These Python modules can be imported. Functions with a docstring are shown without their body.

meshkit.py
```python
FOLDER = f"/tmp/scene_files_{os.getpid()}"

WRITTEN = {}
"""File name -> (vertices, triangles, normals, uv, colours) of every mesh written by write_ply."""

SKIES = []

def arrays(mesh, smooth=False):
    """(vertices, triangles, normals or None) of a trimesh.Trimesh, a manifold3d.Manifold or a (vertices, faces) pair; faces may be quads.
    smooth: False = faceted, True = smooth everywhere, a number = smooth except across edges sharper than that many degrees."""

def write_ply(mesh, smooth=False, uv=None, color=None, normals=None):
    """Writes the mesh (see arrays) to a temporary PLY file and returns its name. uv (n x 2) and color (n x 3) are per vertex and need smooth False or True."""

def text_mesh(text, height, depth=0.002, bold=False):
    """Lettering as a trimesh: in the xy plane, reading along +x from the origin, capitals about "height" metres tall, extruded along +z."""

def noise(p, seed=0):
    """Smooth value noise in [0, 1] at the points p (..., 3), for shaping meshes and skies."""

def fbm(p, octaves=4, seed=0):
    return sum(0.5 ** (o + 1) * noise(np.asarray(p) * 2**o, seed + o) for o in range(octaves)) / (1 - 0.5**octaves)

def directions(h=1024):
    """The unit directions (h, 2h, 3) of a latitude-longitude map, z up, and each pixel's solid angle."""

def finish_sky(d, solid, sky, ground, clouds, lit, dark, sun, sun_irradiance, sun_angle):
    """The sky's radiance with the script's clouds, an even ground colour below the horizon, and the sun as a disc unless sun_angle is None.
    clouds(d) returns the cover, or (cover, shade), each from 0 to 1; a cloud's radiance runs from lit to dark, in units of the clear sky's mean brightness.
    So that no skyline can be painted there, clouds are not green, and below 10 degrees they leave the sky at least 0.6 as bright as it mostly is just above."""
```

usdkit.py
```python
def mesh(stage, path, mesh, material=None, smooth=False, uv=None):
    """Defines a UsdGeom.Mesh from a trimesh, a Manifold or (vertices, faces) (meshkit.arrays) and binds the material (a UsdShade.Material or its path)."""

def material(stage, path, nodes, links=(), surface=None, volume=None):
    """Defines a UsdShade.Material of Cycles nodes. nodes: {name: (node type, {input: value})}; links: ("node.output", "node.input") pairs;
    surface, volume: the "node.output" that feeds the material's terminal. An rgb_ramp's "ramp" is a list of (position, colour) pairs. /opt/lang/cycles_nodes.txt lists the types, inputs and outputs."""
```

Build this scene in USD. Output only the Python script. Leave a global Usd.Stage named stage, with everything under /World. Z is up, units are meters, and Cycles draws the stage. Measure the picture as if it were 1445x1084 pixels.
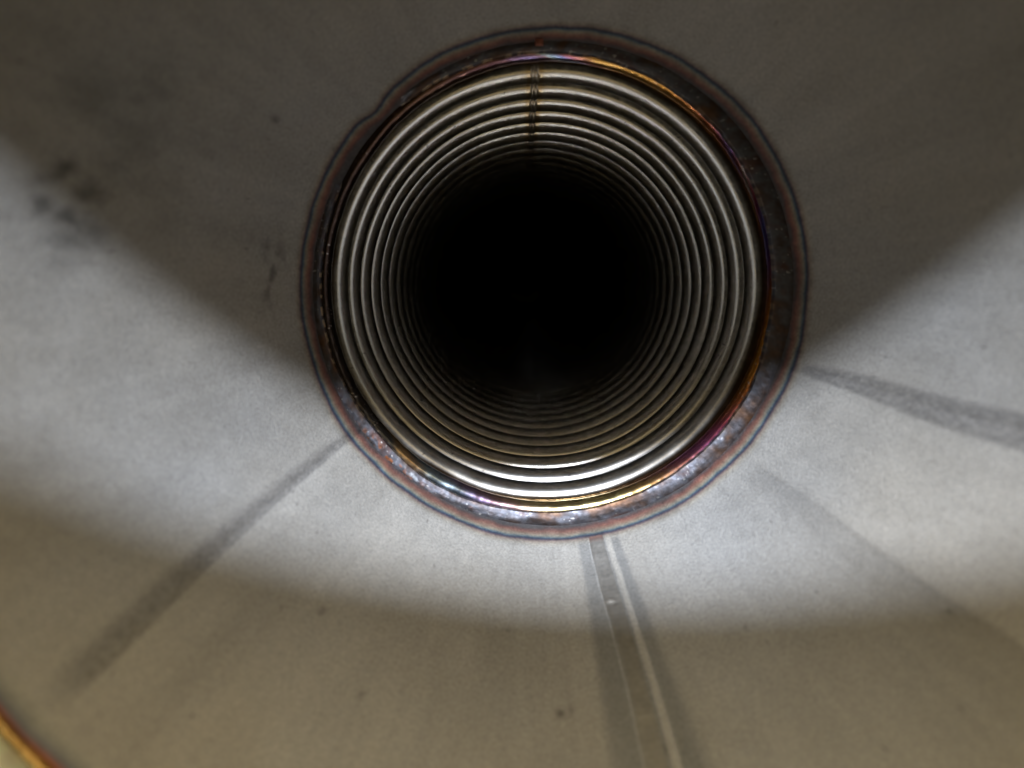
import math
import numpy as np
import trimesh
import usdkit
from meshkit import noise, fbm
from pxr import Gf, Sdf, Usd, UsdGeom, UsdLux, UsdShade, Vt

stage = Usd.Stage.CreateInMemory()
UsdGeom.SetStageUpAxis(stage, "Z")
UsdGeom.SetStageMetersPerUnit(stage, 1.0)
UsdGeom.Xform.Define(stage, "/World")
UsdGeom.Scope.Define(stage, "/World/Looks")
MM = 0.001          # everything below is thought of in millimetres: x right, y into the pipe, z up

# ------------------------------------------------------------------ camera, lamp, exposure
EYE = np.array([-2.1, 0.0, 0.6])
F_PX = 1000.0                                     # focal length in pixels of a 1445 pixel wide picture
axis_in_cam = np.array([738 - 722.5, 542 - 401.0, F_PX])   # where the pipe's axis vanishes
axis_in_cam /= np.linalg.norm(axis_in_cam)
zc = axis_in_cam
xc = np.cross([0, 1, 0], zc); xc /= np.linalg.norm(xc)
yc = np.cross(zc, xc)
rows = np.stack([xc, yc, zc])                      # camera coords (right, up, forward) -> (x, z_up, y)
right, up, fwd = (np.array([c[0], c[2], c[1]]) for c in rows.T)
cam = UsdGeom.Camera.Define(stage, "/World/camera")
cam.AddTransformOp().Set(Gf.Matrix4d(*right, 0, *up, 0, *(-fwd), 0, *(EYE * MM), 1))
cam.CreateHorizontalApertureAttr(36.0)
cam.CreateVerticalApertureAttr(27.0)
cam.CreateFocalLengthAttr(36.0 * F_PX / 1445.0)
cam.CreateFStopAttr(21.0)
cam.CreateFocusDistanceAttr(0.075)
cam.CreateClippingRangeAttr(Gf.Vec2f(0.0015, 50.0))
cam.CreateExposureAttr(0.0)

back = np.array([-0.04, -1.0, 0.945]); back /= np.linalg.norm(back)   # towards the lamp
lamp = UsdLux.DiskLight.Define(stage, "/World/lamp")
aim = np.array([0, 60, -12.0])
pos = (aim + back * 3000) * MM
lz = back; lx = np.cross([0, 0, 1], lz); lx /= np.linalg.norm(lx); ly = np.cross(lz, lx)
lamp.AddTransformOp().Set(Gf.Matrix4d(*lx, 0, *ly, 0, *lz, 0, *pos, 1))
lamp.CreateRadiusAttr(0.14)
lamp.CreateIntensityAttr(860.0)
lamp.CreateColorAttr(Gf.Vec3f(0.88, 0.97, 1.13))
warm_fill = UsdLux.DomeLight.Define(stage, "/World/fill_dome")      # added warm fill, shaped bright overhead to light the lower wall
WARM_FILL = usdkit.material(stage, "/World/Looks/warm_fill", {
    "t": ("texture_coordinate", {}), "x": ("separate_xyz", {}),
    "m": ("map_range", {"from_min": 0.0, "from_max": 1.0, "to_min": 0.0, "to_max": 1.0, "clamp": True}),
    "r": ("rgb_ramp", {"ramp": [(0.0, (.002, .002, .0015)), (.35, (.006, .005, .004)), (.62, (.20, .155, .085)), (.80, (.75, .60, .33)), (1.0, (1.0, .80, .44))]}),
    "b": ("background_shader", {"strength": 2.9})},
    [("t.generated", "x.vector"), ("x.z", "m.value"), ("m.result", "r.fac"), ("r.color", "b.color")], surface="b.background")
UsdShade.MaterialBindingAPI.Apply(warm_fill.GetPrim()).Bind(WARM_FILL)

# ------------------------------------------------------------------ helpers
def rgb(*c):
    return np.array(c, float)

def lerp_table(x, at, cols):
    cols = np.asarray(cols, float)
    return np.stack([np.interp(x, at, cols[:, i]) for i in range(cols.shape[1])], -1)

def sm(e0, e1, x):
    t = np.clip((x - e0) / (e1 - e0), 0, 1)
    return t * t * (3 - 2 * t)

def grid(points, wrap=True):
    """points (rows, n, 3) in mm -> (vertices in m, quads)."""
    r, n = points.shape[:2]
    i = np.arange(r - 1)[:, None] * n
    j = np.arange(n if wrap else n - 1)[None]
    k = (j + 1) % n
    f = np.stack([i + j, i + n + j, i + n + k, i + k], -1).reshape(-1, 4)
    return points.reshape(-1, 3) * MM, f

def put(path, mesh, mat, paint=None, smooth=True):
    m = usdkit.mesh(stage, "/World/" + path, mesh, mat, smooth=smooth)
    if paint is not None:
        UsdGeom.PrimvarsAPI(m).CreatePrimvar("paint", Sdf.ValueTypeNames.Color3fArray, "vertex").Set(
            Vt.Vec3fArray.FromNumpy(np.asarray(paint, np.float32).reshape(-1, 3)))
    return m

def thing(name, label, cat):
    x = UsdGeom.Xform.Define(stage, "/World/" + name).GetPrim()
    x.SetCustomDataByKey("label", label)
    x.SetCustomDataByKey("category", cat)
    return x

# ------------------------------------------------------------------ materials
def steel(name, rough, grain_scale, grain_amt, bump_mm, rough_var=0.06, metallic=1.0, coarse=900.0, paint=True, color=(.6, .58, .55)):
    nodes = {
        "g": ("geometry", {}),
        "n": ("noise_texture", {"scale": grain_scale, "detail": 3.0, "roughness": 0.65}),
        "c": ("noise_texture", {"scale": coarse, "detail": 4.0, "roughness": 0.6}),
        "mx": ("mix_float", {"fac": 0.12, "use_clamp": False}),
        "mr": ("map_range", {"from_min": 0.3, "from_max": 0.7, "to_min": 1 - grain_amt, "to_max": 1 + grain_amt, "clamp": False}),
        "mul": ("mix_color", {"blend_type": "multiply", "fac": 1.0, "a": color, "use_clamp": False}),
        "rr": ("map_range", {"from_min": 0.3, "from_max": 0.7, "to_min": rough - rough_var, "to_max": rough + rough_var, "clamp": False}),
        "b": ("bump", {"strength": 1.0, "distance": bump_mm * MM, "use_object_space": False}),
        "p": ("principled_bsdf", {"metallic": metallic, "roughness": rough, "distribution": "multi_ggx"}),
    }
    links = [("g.position", "n.vector"), ("g.position", "c.vector"), ("n.fac", "mx.a"), ("c.fac", "mx.b"), ("mx.result", "mr.value"),
             ("mr.result", "mul.b"), ("mul.result", "p.base_color"), ("c.fac", "rr.value"), ("rr.result", "p.roughness"),
             ("n.fac", "b.height"), ("b.normal", "p.normal")]
    if paint:
        nodes["a"] = ("attribute", {"attribute": "paint"})
        links.append(("a.color", "mul.a"))
    return usdkit.material(stage, "/World/Looks/" + name, nodes, links, surface="p.BSDF")

BLASTED = steel("blasted_steel", 0.58, 5200.0, 0.24, 0.05, metallic=0.45)
BRIGHT = steel("bright_formed_steel", 0.23, 2500.0, 0.03, 0.001, rough_var=0.03, coarse=500.0)
TINTED = steel("heat_tinted_steel", 0.2, 2500.0, 0.10, 0.002, rough_var=0.05, coarse=700.0)
BEADMAT = steel("weld_metal", 0.56, 3000.0, 0.14, 0.02, rough_var=0.12, coarse=1200.0)
SEAMMAT = steel("seam_weld_metal", 0.52, 3200.0, 0.10, 0.02, rough_var=0.06, metallic=0.65, coarse=1200.0)
BLACKPL = steel("black_plastic", 0.45, 3000.0, 0.15, 0.02, metallic=0.0, paint=False, color=(.02, .02, .021))
DARKMET = steel("dark_anodised_metal", 0.3, 3000.0, 0.1, 0.005, metallic=1.0, paint=False, color=(.12, .12, .125))
GLASS = usdkit.material(stage, "/World/Looks/coated_glass", {"p": ("principled_bsdf", {"base_color": (.01, .012, .02), "roughness": 0.03, "coat_weight": 1.0})}, [], surface="p.BSDF")

# ------------------------------------------------------------------ the pipe
PIPE = "exhaust_flex_pipe"
thing(PIPE, "matte grey steel exhaust funnel welded to a bright corrugated flexible pipe", "exhaust pipe")

TAN = math.tan(math.radians(32.0))
R0, D0, CX, CZ = 21.5, 64.5, 0.5, -0.35                     # cone radius at depth D0; the cone is a hair off the bellows' axis
D_RIM = 36.2
def cone_r(d):
    return R0 + (D0 - d) * TAN

STEEL = rgb(.415, .395, .36)

# seam and crease lines: angle (degrees) against depth
def line(pts):
    pts = sorted(pts, key=lambda p: p[1])
    return lambda d: np.interp(d, [p[1] for p in pts], [p[0] for p in pts])
seam_l = line([(278.7, 62.0), (279.0, 58.8), (279.7, 55.5), (280.2, 50.8), (280.2, 45.4)])
seam_r = line([(282.3, 61.7), (282.6, 59.4), (283.0, 56.3), (283.3, 52.5), (283.4, 48.6), (283.3, 45.1)])
strp_r = line([(283.8, 61.6), (284.2, 58.6), (284.3, 56.2), (284.7, 52.3), (284.8, 48.5), (284.8, 44.9)])
dark_l = line([(276.2, 62.1), (276.5, 58.9), (276.5, 55.7), (276.3, 49.1), (276.2, 45.6)])
dark_r = line([(285.7, 61.4), (286.4, 56.6), (286.8, 52.1), (287.5, 47.7), (287.8, 44.6)])
crl_lo = line([(215.6, 62.7), (216.3, 55.4), (217.2, 48.8), (218.2, 43.2), (219.0, 37.8)])
crl_hi = line([(213.2, 60.5), (213.6, 53.2), (214.6, 46.1), (215.4, 41.0), (215.8, 37.2)])
crr_hi = line([(344.6, 62.7), (345.9, 58.3), (345.8, 54.2), (345.8, 50.7), (346.2, 48.2)])
crr_lo = line([(342.3, 62.4), (342.0, 57.7), (341.4, 53.5), (341.3, 50.0), (341.6, 47.5)])
bend_r = line([(320.3, 62.1), (321.4, 56.7), (321.7, 50.8), (322.3, 46.1), (322.9, 42.4)])

def tint_edge(th):
    """Depth at which the heat tint round the weld ends, by angle."""
    p = np.stack([np.cos(np.radians(th)) * 3, np.sin(np.radians(th)) * 3, np.zeros_like(th)], -1)
    w = (noise(p * 1.3, 5) - .5) * .22 + (noise(p * 5, 8) - .5) * .07
    notch = .5 * np.exp(-((th - 134.5) / 3.4) ** 2) + .2 * np.exp(-((th - 128) / 8.0) ** 2)
    return 63.13 + w * 1.1 + notch - .18 * np.exp(-((th - 272) / 25.0) ** 2)

TINT_AT = [-1.0, -.5, -.22, -.09, .04, .16, .30, .48, .72, .95, 1.15, 2.0]
TINT_C = [(.415, .395, .36), (.42, .385, .32), (.32, .25, .20), (.13, .09, .11), (.035, .06, .11), (.13, .18, .20),
          (.31, .28, .21), (.31, .20, .14), (.26, .11, .08), (.15, .08, .07), (.10, .09, .09), (.09, .085, .085)]

def cone_paint(th, d):
    shp = th.shape
    r = cone_r(d)
    P = np.stack([r * np.cos(np.radians(th)), d, r * np.sin(np.radians(th))], -1)
    c = np.broadcast_to(STEEL, shp + (3,)).copy()
    # cloudy rolling marks and faint streaks along the sheet
    cl = fbm(P / 9.0, 4, 3) - .5
    st = fbm(np.stack([P[..., 0] / 2.2, d / 40.0, P[..., 2] / 2.2], -1), 3, 11) - .5
    fan = fbm(np.stack([np.cos(np.radians(th)) * 7, np.sin(np.radians(th)) * 7, d / 60.0], -1), 3, 14) - .5
    fine = fbm(np.stack([np.cos(np.radians(th)) * 60, np.sin(np.radians(th)) * 60, d / 9.0], -1), 2, 15) - .5
    c *= (1 + .16 * cl + .14 * st + .22 * fan + .12 * fine)[..., None]
    warm = (fbm(P / 14.0, 3, 21) - .5)[..., None]
    c *= 1 + warm * rgb(.10, .03, -.10)
    # heat tint by the weld
    u = d - tint_edge(th) + (noise(P * 6, 4) - .5) * .08
    hue = (fbm(P / 1.4, 3, 29) - .5)
    t = lerp_table(u * (1 + .5 * hue) + .10 * hue, TINT_AT, TINT_C)
    pch = np.clip(fbm(P / 3.2, 3, 33) * 2.2 - .7, 0, 1)[..., None]
    t = t * (1 + .5 * (fbm(P / .5, 2, 34) - .5))[..., None] * (1 - .25 * pch)
    t = t * (1 - .3 * pch) + t.mean(-1, keepdims=True) * rgb(1.05, 1.0, .92) * .3 * pch
    m = sm(-1.0, -.35, u)[..., None]
    c = c * (1 - m) + t * m * (1 + .3 * cl[..., None])
    # dull bands either side of the seam, a clean stripe beside it
    soft = .5 + .05 * (62 - d)
    near = 1 - .75 * sm(62.0, 63.2, d)
    band = sm(dark_l(d) - soft, dark_l(d) + soft, th) * (1 - sm(dark_r(d) - soft, dark_r(d) + soft, th))
    stripe = sm(seam_r(d) + .1, seam_r(d) + .3, th) * (1 - sm(strp_r(d) - .2, strp_r(d) + .1, th))
    k = (band * (1 - stripe) * near)[..., None]
    c = c * (1 - k) + c * rgb(.66, .68, .71) * k
    c *= 1 + .12 * (stripe * near)[..., None]
    edge = np.exp(-((th - seam_l(d)) / .14) ** 2) * near
    c *= 1 + .5 * edge[..., None]
    # press-brake crease marks
    kl = sm(crl_hi(d) - 1.0, crl_hi(d) + 1.4, th) * (1 - sm(crl_lo(d) - .25, crl_lo(d) + .35, th)) * sm(37, 41, d)
    kr = sm(crr_lo(d) - .4, crr_lo(d) + .5, th) * (1 - sm(crr_hi(d) - 1.0, crr_hi(d) + .5, th)) * (1 - .6 * sm(60.5, 62.8, d))
    kb = np.exp(-np.clip(bend_r(d) - th, 0, None) / 7.0) * (1 - sm(bend_r(d) - .3, bend_r(d) + .6, th)) * (1 - sm(60.0, 63.0, d))
    gr = .8 + .8 * (noise(P * 4.5, 31) - .5)
    c *= 1 - .46 * (np.clip(kl * gr, 0, 1))[..., None] * rgb(1, 1, .97)
    c *= 1 - .50 * (np.clip(kr * gr, 0, 1))[..., None] * rgb(1, 1, .97)
    c *= 1 - .30 * kb[..., None]  # shading along the bend, painted into the colour
    # soot spots
    def spot(a, b, s, k, e=1.0):
        nonlocal c
        w = (fbm(P * 1.3, 3, 77) - .5) * 1.8
        dx = (th - a) * np.radians(1) * r
        dd = (d - b) / e
        g = np.exp(-((np.hypot(dx, dd) + w * s) / s) ** 2)
        c *= 1 - k * g[..., None]
    for a in [(165.4, 46.2, .6, .62), (169.6, 45.4, .5, .55), (170.6, 46.6, .6, .55), (167.6, 47.6, .8, .5), (167.2, 45.2, .5, .35),
              (173.5, 46.6, 1.3, .35), (172.2, 48.0, 1.0, .3), (164.0, 48.8, 1.2, .25), (159.0, 50.0, 1.6, .22), (156.5, 46.5, 1.6, .25), (152.5, 49.5, 1.2, .25),
              (270.4, 49.4, .28, .6), (272.0, 49.6, .22, .4), (243.2, 47.7, .26, .4), (321.3, 45.5, .24, .55), (319.4, 45.2, .26, .35), (282.9, 46.6, .4, .5),
              (148.0, 57.5, .25, .5), (300.0, 52.0, .22, .4), (233.0, 51.0, .25, .4), (262.0, 55.0, .2, .4)]:
        spot(*a)
    # smeared handling marks on the left wall
    smear = fbm(np.stack([P[..., 0] * 2.2, d * 2.2, P[..., 2] * .5], -1), 4, 51)
    zone = np.exp(-((th - 175) / 7.0) ** 2) * np.exp(-((d - 60.2) / 1.7) ** 2)
    c *= 1 - .55 * (sm(.50, .68, smear) * zone)[..., None]
    blot = fbm(P / 2.6, 3, 61)
    zone2 = np.exp(-((th - 160) / 22.0) ** 2) * sm(36, 42, d) * (1 - sm(60, 62.5, d))
    c *= 1 - .38 * (.42 * sm(.44, .80, blot) * zone2)[..., None]
    # small flecks everywhere
    fl = noise(P * np.array([3.1, 2.2, 3.1]), 91)
    c *= 1 - .55 * sm(.955, .985, fl)[..., None]
    # tint at the outer weld
    u2 = d - D_RIM
    o = lerp_table(u2, [0, .15, .3, .45, .7, 1.2, 1.9], [(.75, .28, .06), (.42, .12, .06), (.20, .13, .15), (.18, .18, .21), (.28, .28, .26), (.40, .385, .34), (.415, .395, .36)])
    m2 = (1 - sm(.8, 1.9, u2))[..., None]
    c = c * (1 - m2) + o * m2
    return np.clip(c, .01, .95)

NT = 1440
TH = np.arange(NT) * 360.0 / NT
D_ROWS = np.r_[np.arange(64.9, 62.2, -.07), np.linspace(62.2, D_RIM, 112)]
th2, d2 = np.meshgrid(TH, D_ROWS)
rr = cone_r(d2)
# shallow creases, bends and sheet waviness
Pn = np.stack([rr * np.cos(np.radians(th2)), d2, rr * np.sin(np.radians(th2))], -1)
fade = sm(64.0, 60.0, d2)
ripple = (fbm(Pn / 12.0, 3, 5) - .5) * .5 * fade
def valley(a, w_lo, w_hi, depth):
    x = th2 - a
    return depth * np.exp(-np.where(x < 0, -x / w_lo, x / w_hi))
rr = rr + ripple + fade * (valley(crl_lo(d2) - .8, 4.0, 2.2, .22) + valley((crr_lo(d2) + crr_hi(d2)) / 2, 2.6, 3.2, .12) + valley(bend_r(d2), 5.0, 1.4, .13))
rr = rr - .10 * fade * np.exp(-((th2 - (seam_r(d2) + strp_r(d2)) / 2) / .55) ** 2)
inner = np.stack([CX + rr * np.cos(np.radians(th2)), d2, CZ + rr * np.sin(np.radians(th2))], -1)
paint_in = cone_paint(th2, d2)
d_out = np.array([D_RIM, 45.0, 55.0, 64.9, 65.2])
tho, do = np.meshgrid(TH, d_out)
ro = cone_r(do) + 1.6
outer = np.stack([CX + ro * np.cos(np.radians(tho)), do, CZ + ro * np.sin(np.radians(tho))], -1)
pts = np.concatenate([inner, outer])
paint = np.concatenate([paint_in, np.broadcast_to(STEEL, outer.shape)])
put(PIPE + "/cone", grid(pts), BLASTED, paint)

# the longitudinal seam weld of the rolled sheet: a low rippled bead
ns, na = 420, 14
ds = np.linspace(62.9, 37.2, ns)
a = np.linspace(0, 1, na)
dS, aS = np.meshgrid(ds, a, indexing="ij")
thS = seam_l(dS) + (seam_r(dS) - seam_l(dS)) * aS
prof = 1 - (2 * aS - 1) ** 4
phase = dS * 2 * math.pi / .42 + 1.6 * np.cos((aS - .5) * math.pi) + 3 * noise(np.stack([dS * .8, aS * 0, aS * 0], -1), 2)
h = .06 * prof + .003 * np.sin(phase) * prof + .05 * (noise(np.stack([dS * 1.7, aS * 3, aS * 0], -1), 6) - .5) * prof - .03 * (1 - prof)
h += .10 * np.exp(-((dS - 57.1) / .18) ** 2 - ((aS - .35) / .25) ** 2)
rS = cone_r(dS) + (fbm(np.stack([cone_r(dS) * np.cos(np.radians(thS)), dS, cone_r(dS) * np.sin(np.radians(thS))], -1) / 12.0, 3, 5) - .5) * .5 * sm(64.0, 60.0, dS) - h
seam = np.stack([CX + rS * np.cos(np.radians(thS)), dS, CZ + rS * np.sin(np.radians(thS))], -1)
sp = np.broadcast_to(rgb(.275, .26, .235), seam.shape) * (1 + .30 * (np.sin(phase) * .20 * noise(seam / 1.5, 9) + fbm(seam / .6, 3, 4) - .5))[..., None]
sp = sp * (1 + .35 * np.exp(-((dS - 57.1) / .2) ** 2 - ((aS - .35) / .3) ** 2))[..., None]
sp = sp * (1 - sm(62.2, 62.9, dS)[..., None]) + rgb(.24, .14, .115) * sm(62.2, 62.9, dS)[..., None]
put(PIPE + "/cone/seam_weld", grid(seam, wrap=False), SEAMMAT, np.clip(sp, .02, .9))

# weld bead between funnel and bellows
na = 26
NB = 2160
TB = np.arange(NB) * 360.0 / NB
q = np.linspace(0, 1, na)                          # 0 = outer toe on the cone, 1 = inner toe on the collar
qB, tB = np.meshgrid(q, TB, indexing="ij")
cs, sn = np.cos(np.radians(tB)), np.sin(np.radians(tB))
Pq = np.stack([cs * 21, qB * 2.0, sn * 21], -1)
gapw = np.exp(-((tB - 140) / 11.0) ** 2)
jag = (fbm(np.stack([cs * 21 / 1.3, sn * 21 / 1.3, 0 * cs], -1), 4, 15) - .5)
r_out = 21.88 + .12 * jag
r_in = 20.42 + .34 * (sm(222, 238, tB) * (1 - sm(335, 350, tB))) + .18 * jag + .45 * gapw + .12 * np.exp(-((tB - 195) / 18.0) ** 2)
RB = r_out + (r_in - r_out) * qB
hump = np.sin(np.pi * np.clip(qB, 0, 1)) ** .7
solid = 1 - .75 * gapw
along = np.stack([tB * .12, qB * 3.0, qB * 0], -1)
lump = (fbm(Pq / 1.6, 3, 25) - .5) * .16 + (fbm(along, 3, 27) - .5) * .06 + (fbm(Pq / .35, 3, 26) - .5) * .018
ripb = .004 * np.sin(np.radians(tB) * 210 + 2 * np.cos(qB * 3))
base_d = 64.42 + .28 * qB
DB = base_d - hump * (.20 * solid + lump + ripb) + .9 * gapw * sm(.3, .8, qB)
DB = np.where(qB > .97, DB + .5, DB)
bead = np.stack([CX * (1 - qB) + RB * cs, DB, CZ * (1 - qB) + RB * sn], -1)
v1, v2, v3 = fbm(Pq / 2.2, 4, 35), fbm(Pq / .5, 3, 36), noise(Pq / .22, 37)
bc = lerp_table(v1, [.25, .42, .55, .7], [(.27, .15, .09), (.20, .165, .16), (.27, .275, .31), (.25, .165, .15)])
bc = bc * (1 + .4 * (v2 - .5))[..., None]
bc = bc * .72
toe = (1 - sm(.0, .22, qB))[..., None]
bc = bc * (1 - toe) + rgb(.20, .095, .07) * toe
spk = sm(.80, .9, v3) * sm(.45, .6, v1)
bc = bc * (1 - spk[..., None]) + rgb(.72, .70, .66) * spk[..., None]
rust_zone = np.exp(-((tB - 225) / 9.0) ** 2) * np.exp(-((qB - .35) / .28) ** 2)
rust = sm(.55, .7, noise(Pq / .38, 41)) * rust_zone
bc = bc * (1 - .8 * rust[..., None]) + rgb(.55, .19, .06) * .8 * rust[..., None]
pale = np.exp(-((tB - 233) / 3.0) ** 2) * np.exp(-((qB - .55) / .25) ** 2) * sm(.4, .6, v2)
bc = bc * (1 - .7 * pale[..., None]) + rgb(.62, .64, .66) * .7 * pale[..., None]
dk = np.exp(-((tB - 160) / 45.0) ** 2)[..., None]
bc = bc * (1 - .35 * dk)
tan_edge = sm(.86, .97, qB) * sm(.5, .62, v2) * (.25 + np.exp(-((tB - 185) / 20.0) ** 2) + np.exp(-((tB - 115) / 18.0) ** 2))
bc = bc * (1 - tan_edge[..., None].clip(0, 1)) + rgb(.75, .58, .38) * tan_edge[..., None].clip(0, 1)
put(PIPE + "/weld_bead", grid(bead), BEADMAT, np.clip(bc, .015, .9))

# heat-tinted end collar of the bellows, rolled over a rounded lip
PITCH, RC, DC0 = 5.37, 18.95, 68.3
AC = 1.56                                         # crest (bulb) radius; the outer roots are tighter
A, H = PITCH / 2 - AC, 4.4
def arc(cr, cd, rad, a0, a1, n):
    t = np.radians(np.linspace(a0, a1, n))
    return np.stack([cr + rad * np.cos(t), cd + rad * np.sin(t)], -1)
RL = 1.05
root0 = DC0 - PITCH / 2
lip = np.vstack([[[21.7, 64.9]], [[21.5, 64.88]], arc(20.05 + RL, 65.9, RL, 270, 180, 12), arc(20.05 + RL, 65.9, RL, 175, 120, 6), [[22.0, 66.1]],
                 np.array([[22.9, 65.9]]), [[RC + H, root0 + .02]]])
# smooth resample
seg = np.r_[0, np.cumsum(np.linalg.norm(np.diff(lip, axis=0), axis=1))]
ss = np.linspace(0, seg[-1], 46)
lip = np.stack([np.interp(ss, seg, lip[:, 0]), np.interp(ss, seg, lip[:, 1])], -1)
NTC = 1440
TC = np.arange(NTC) * 360.0 / NTC
tC, _ = np.meshgrid(TC, np.arange(len(lip)))
cs, sn = np.cos(np.radians(tC)), np.sin(np.radians(tC))
wob = (fbm(np.stack([cs * 5, sn * 5, cs * 0], -1), 3, 9) - .5) * .16 + (fbm(np.stack([cs * 30, sn * 30, cs * 0], -1), 2, 19) - .5) * .05
RCl = lip[:, :1] + wob
col = np.stack([CX * .5 + RCl * cs, lip[:, 1:] + wob * .4, RCl * sn], -1)
ATT = [0, 10, 18, 24, 30, 33, 37, 44, 60, 76, 83, 86, 89.6, 90, 94, 100, 120, 150, 180, 205, 221, 224, 228, 233, 240, 248, 256, 265, 285, 296, 305, 312, 320, 328, 336, 345, 352, 360]
ATC = [(.62, .2, .06), (.25, .12, .5), (.2, .2, .62), (.55, .08, .16), (.7, .62, .55), (.6, .2, .2), (.3, .2, .5), (.7, .22, .1), (.85, .42, .09), (.85, .5, .15), (.7, .25, .3), (.3, .35, .7), (.55, .75, .8), (.5, .3, .35),
       (.2, .15, .3), (.22, .11, .12), (.16, .09, .06), (.09, .06, .05), (.08, .055, .045), (.10, .08, .07), (.2, .19, .18), (.75, .5, .25), (.85, .55, .3), (.5, .6, .65), (.5, .62, .75), (.6, .45, .75), (.85, .55, .5), (.9, .72, .4), (.92, .78, .36), (.92, .58, .25),  # upper-left stretch: shade on the collar put into its colour
       (.85, .35, .4), (.75, .25, .6), (.85, .22, .4), (.85, .3, .12), (.8, .35, .06), (.75, .32, .05), (.7, .26, .05), (.62, .2, .06)]
tj = (tC + (noise(np.stack([cs * 12, sn * 12, lip[:, 1:] * 3 + cs * 0], -1), 3) - .5) * 3 + (lip[:, 1:] - 65.5) * 8) % 360
cc = lerp_table(tj, ATT, ATC)
deep = sm(65.95, 66.08, lip[:, 1])[:, None, None] * np.ones_like(cc)
cc = cc * (1 - .55 * deep) + rgb(.5, .40, .26) * .55 * deep
cc = cc * (1 + .25 * (fbm(col / .7, 3, 44) - .5))[..., None]
cc2 = sm(.78, .86, noise(col / .16, 46))[..., None] * sm(.5, .7, noise(col / 2.5, 47))[..., None]
cc = cc * (1 - cc2) + rgb(.75, .66, .6) * cc2
put(PIPE + "/tinted_collar", grid(col), TINTED, np.clip(cc, .01, .95))

# tack mark at the top and a bit of blue-white scale beside it
def pad(th0, th1, r0, r1, d, name, color, mat):
    t, r = np.meshgrid(np.linspace(th0, th1, 9), np.linspace(r0, r1, 7))
    ee = (1 - ((t - (th0 + th1) / 2) / ((th1 - th0) / 2)) ** 6) * (1 - ((r - (r0 + r1) / 2) / ((r1 - r0) / 2)) ** 6)
    dd = d - .12 * ee + .1 * (noise(np.stack([t * 3, r * 4, t * 0], -1), 3) - .5)
    p = np.stack([r * np.cos(np.radians(t)), dd, r * np.sin(np.radians(t))], -1)
    put(PIPE + "/weld_bead/" + name, grid(p, wrap=False), mat, np.clip(rgb(*color) * (1 + .5 * (fbm(p / .3, 2, 5)[..., None] - .5)), .02, .9))
pad(91.0, 92.9, 20.75, 21.35, 63.98, "tack_weld", (.62, .27, .2), BEADMAT)

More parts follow.
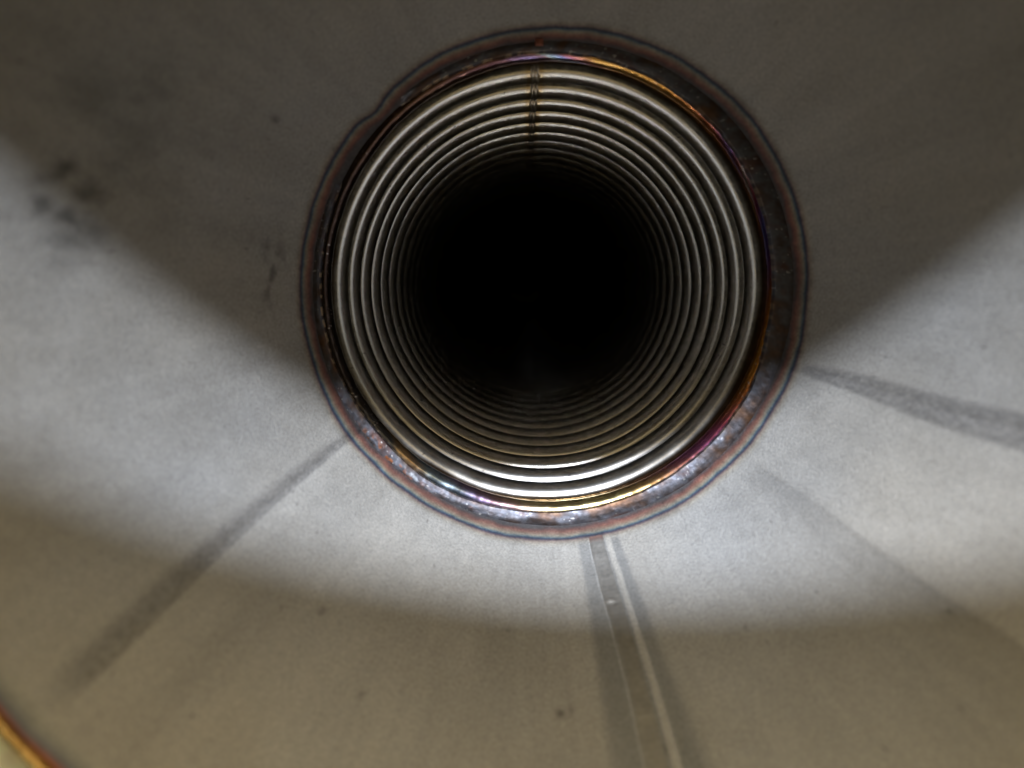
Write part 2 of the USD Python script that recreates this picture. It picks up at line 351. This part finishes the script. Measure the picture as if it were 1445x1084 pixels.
# bellows: one mesh for each corrugation, root to root
SEAM_TH = 93.0
def corrugation(k, nth, fine):
    n = 10 if fine else 5
    c = DC0 + k * PITCH
    pr = np.vstack([arc(RC + H - A, c - PITCH / 2, A, 0, 90, n // 2 + 1),
                    arc(RC + AC, c, AC, 270, 180, n + 4), arc(RC + AC, c, AC, 180, 90, n + 4)[1:],
                    arc(RC + H - A, c + PITCH / 2, A, 270, 360, n // 2 + 1)])
    th = np.arange(nth) * 360.0 / nth
    if fine:
        th = np.unique(np.r_[th, np.linspace(SEAM_TH - 2.6, SEAM_TH + 2.6, 105)])
    t, _ = np.meshgrid(th, np.arange(len(pr)))
    cs, sn = np.cos(np.radians(t)), np.sin(np.radians(t))
    R, D = pr[:, :1] + 0 * t, pr[:, 1:] + 0 * t
    crest = sm(RC + 2.4, RC + .6, pr[:, 0])[:, None]
    w = (fbm(np.stack([cs * 2.5, sn * 2.5, cs * 0 + k * 1.7], -1), 3, 7) - .5) * .15 + (fbm(np.stack([cs * 9, sn * 9, D * .3], -1), 2, 17) - .5) * .012
    R, D = R + w, D + w * .7
    col = np.broadcast_to(rgb(.82, .785, .73), R.shape + (3,)).copy()
    if fine:
        x = t - SEAM_TH - .25 * (noise(np.stack([R * 2, D * 2, R * 0], -1), 3) - .5)
        b = .13 * np.exp(-(x / .95) ** 4) - .16 * np.exp(-((x - .15) / .16) ** 2) + .05 * np.exp(-((x + .62) / .2) ** 2) + .05 * np.exp(-((x - .75) / .2) ** 2)
        R = R - b * crest
        tint = np.exp(-((np.abs(x) - 1.3) / .9) ** 2) * (np.abs(x) > 1.0) + .5 * np.exp(-((np.abs(x) - 1.0) / 2.6) ** 2)
        tint = np.clip(tint, 0, 1)[..., None] * (.75 if k < 6 else .4)
        col = col * (1 - tint) + rgb(.66, .47, .22) * tint
        pc = np.stack([R * cs, D, R * sn], -1)
        dirt = sm(.87, .93, noise(pc / .28, 71 + k)) * sm(.5, .65, noise(pc / 3.0, 73))
        col *= 1 - .7 * dirt[..., None]
    col *= (1 + .10 * (noise(np.stack([cs * 9, sn * 9, D], -1), 12) - .5))[..., None]
    if k == 0:      # heat-tint brown, painted dark for the shaded gap on the side facing the weld
        gap_shade = (sm(RC + .75, RC + 1.15, R + .25 * (noise(np.stack([cs * 6, sn * 6, cs * 0], -1), 81) - .5)) * sm(c + .2, c - .4, D))[..., None]
        col = col * (1 - gap_shade) + rgb(.11, .075, .045) * gap_shade
    return grid(np.stack([R * cs, D, R * sn], -1)), np.clip(col, .02, .9)

NCOR = 78
SATIN = steel("satin_formed_steel", 0.30, 2500.0, 0.03, 0.001, rough_var=0.03, coarse=500.0)
tail = DC0 + (NCOR - .5) * PITCH
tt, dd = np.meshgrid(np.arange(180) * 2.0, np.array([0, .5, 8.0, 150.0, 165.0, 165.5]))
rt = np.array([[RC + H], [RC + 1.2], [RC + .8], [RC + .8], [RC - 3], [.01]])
BORE_DARK = usdkit.material(stage, "/World/Looks/near_black", {"d": ("diffuse_bsdf", {"color": (.004, .004, .0035)})}, [], surface="d.BSDF")  # dark of the far bore put into the colour
put(PIPE + "/bellows", grid(np.stack([rt * np.cos(np.radians(tt)), tail + dd, rt * np.sin(np.radians(tt))], -1)), BORE_DARK,
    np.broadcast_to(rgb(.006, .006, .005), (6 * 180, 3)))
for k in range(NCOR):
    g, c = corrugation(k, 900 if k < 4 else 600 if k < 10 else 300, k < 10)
    put(PIPE + "/bellows/corrugation" + ("_%03d" % k if k else ""), g, BRIGHT if k < 12 else SATIN, c * float(np.interp(k, [0, 5, 8, 13, 17, 32], [1, .95, .66, .5, .28, .15])))   # bore's shade painted in: ring colour darkens with depth, quelling a glow

# weld round the wide end of the funnel, straw and orange with heat
na = 14
qB, tB = np.meshgrid(np.linspace(0, 1, na), TH, indexing="ij")
cs, sn = np.cos(np.radians(tB)), np.sin(np.radians(tB))
Rr = cone_r(D_RIM) - .05 + .32 * qB - .04 * np.sin(np.pi * qB) - .02 * (fbm(np.stack([cs * 40, sn * 40, qB], -1), 3, 5) - .5)
Dr = D_RIM + .05 - .6 * qB - .01 * np.sin(np.radians(tB) * 300) * np.sin(np.pi * qB)
oc = lerp_table(qB, [0, .35, .75, 1], [(.75, .26, .05), (.88, .46, .12), (.94, .66, .26), (.95, .82, .46)]) * (1 + .1 * (fbm(np.stack([cs * 30, sn * 30, qB], -1), 3, 8) - .5))[..., None]
put(PIPE + "/outer_weld_bead", grid(np.stack([CX + Rr * cs, Dr, CZ + Rr * sn], -1)), TINTED, np.clip(oc, .02, .95))

# mouth: a polished lip that goes over from the funnel's circle to a flat-topped opening
def mouth_r(th, top, bottom, half, p=10.0):
    c, s = np.abs(np.cos(th)) / half, np.where(np.sin(th) > 0, np.sin(th) / top, -np.sin(th) / bottom)
    return (c ** p + s ** p) ** (-1 / p)
nm = 26
s_ = np.linspace(0, 1, nm)
sM, tM = np.meshgrid(s_, TH, indexing="ij")
roll = math.radians(1.95)
r_mouth = mouth_r(np.radians(tM) - roll, 31.4, 42.0, 47.0)
r_circ = cone_r(D_RIM) + .27
bl = sm(0, 1, sM)
Rm = r_circ * (1 - bl) + r_mouth * bl
Dm = D_RIM - .5 - (D_RIM - .5 - 20.0) * sM
Rm = np.concatenate([Rm, Rm[-1:] + .8, Rm[-1:] + 1.8, Rm[-1:] + 1.8, Rm[:1] + 2.2])
Dm = np.concatenate([Dm, Dm[-1:] - .5, Dm[-1:] - .1, Dm[-1:] + 1.0, Dm[:1]])
tM = np.concatenate([tM, tM[:4]])
mc = lerp_table(np.r_[s_, [1, 1, 1, 1]], [0, .06, .2, 1], [(.95, .82, .46), (.95, .88, .6), (.9, .85, .7), (.7, .68, .62)])[:, None] * np.ones(tM.shape + (1,))
bm = 1 + .25 * (noise(np.stack([tM * 1.9, Dm * .25, tM * 0], -1), 5) - .5)
BRUSHED = steel("brushed_straw_steel", 0.42, 2500.0, 0.10, 0.01, rough_var=0.06, metallic=0.9, coarse=700.0)
put(PIPE + "/mouth_lip", grid(np.stack([CX + Rm * np.cos(np.radians(tM)), Dm, CZ + Rm * np.sin(np.radians(tM))], -1)), BRUSHED, np.clip(mc * bm[..., None], .02, .95))

# ------------------------------------------------------------------ the photographer's camera, whose edge shades the lower wall
from shapely.geometry import Polygon, Point, box as sbox
CAMERA = "compact_camera"
thing(CAMERA, "small black camera held in front of the funnel mouth, shading its lower wall", "camera")
def prism(poly, y0, y1):
    m = trimesh.creation.extrude_polygon(poly, y1 - y0)
    v = np.array(m.vertices)
    m.vertices = np.stack([v[:, 0], y0 + v[:, 2], v[:, 1]], -1) * MM
    m.invert()
    return m
topz = lambda x: 32.7 - (.075 if x < 0 else .115) * x
body = Polygon([(56, -36), (56, topz(56) - 1.5), (36, topz(36) - .6), (20, topz(20) + 1.2), (2, topz(2) + 1.8), (-14, topz(-14) + 1.6), (-28, topz(-28) + .2), (-41, topz(-41) - .8), (-41, 20), (-31, 13), (-31, -31)]).buffer(-3).buffer(3, 6)  # left side cut inward, shaped to let lamp light onto the mouth lip
core = prism(body, -28, -5)
edge1 = prism(body.buffer(-1.2), -5, -4)
edge2 = prism(body.buffer(-1.2), -29, -28)
put(CAMERA + "/body", trimesh.util.concatenate([core, edge1, edge2]), BLACKPL, smooth=False)
ring = lambda c, ro, ri: Point(c).buffer(ro, 48).difference(Point(c).buffer(ri, 48))
lc = (EYE[0], EYE[2])
put(CAMERA + "/lens_barrel", prism(ring(lc, 20, 12), -4, -2.6), DARKMET, smooth=False)
put(CAMERA + "/lens_barrel/front_ring", prism(ring(lc, 18, 11), -2.6, -1.9), BLACKPL, smooth=False)
put(CAMERA + "/lens_glass", prism(Point(lc).buffer(11.5, 48), -4.2, -3.4), GLASS, smooth=False)
put(CAMERA + "/grip", prism(Polygon([(-30.5, -28), (-25, -29), (-25, 8), (-30.5, 10)]).buffer(-1).buffer(1), -4, -1), BLACKPL, smooth=False)
put(CAMERA + "/flash_window", prism(sbox(24, 12, 36, 19), -4, -3.7), DARKMET, smooth=False)
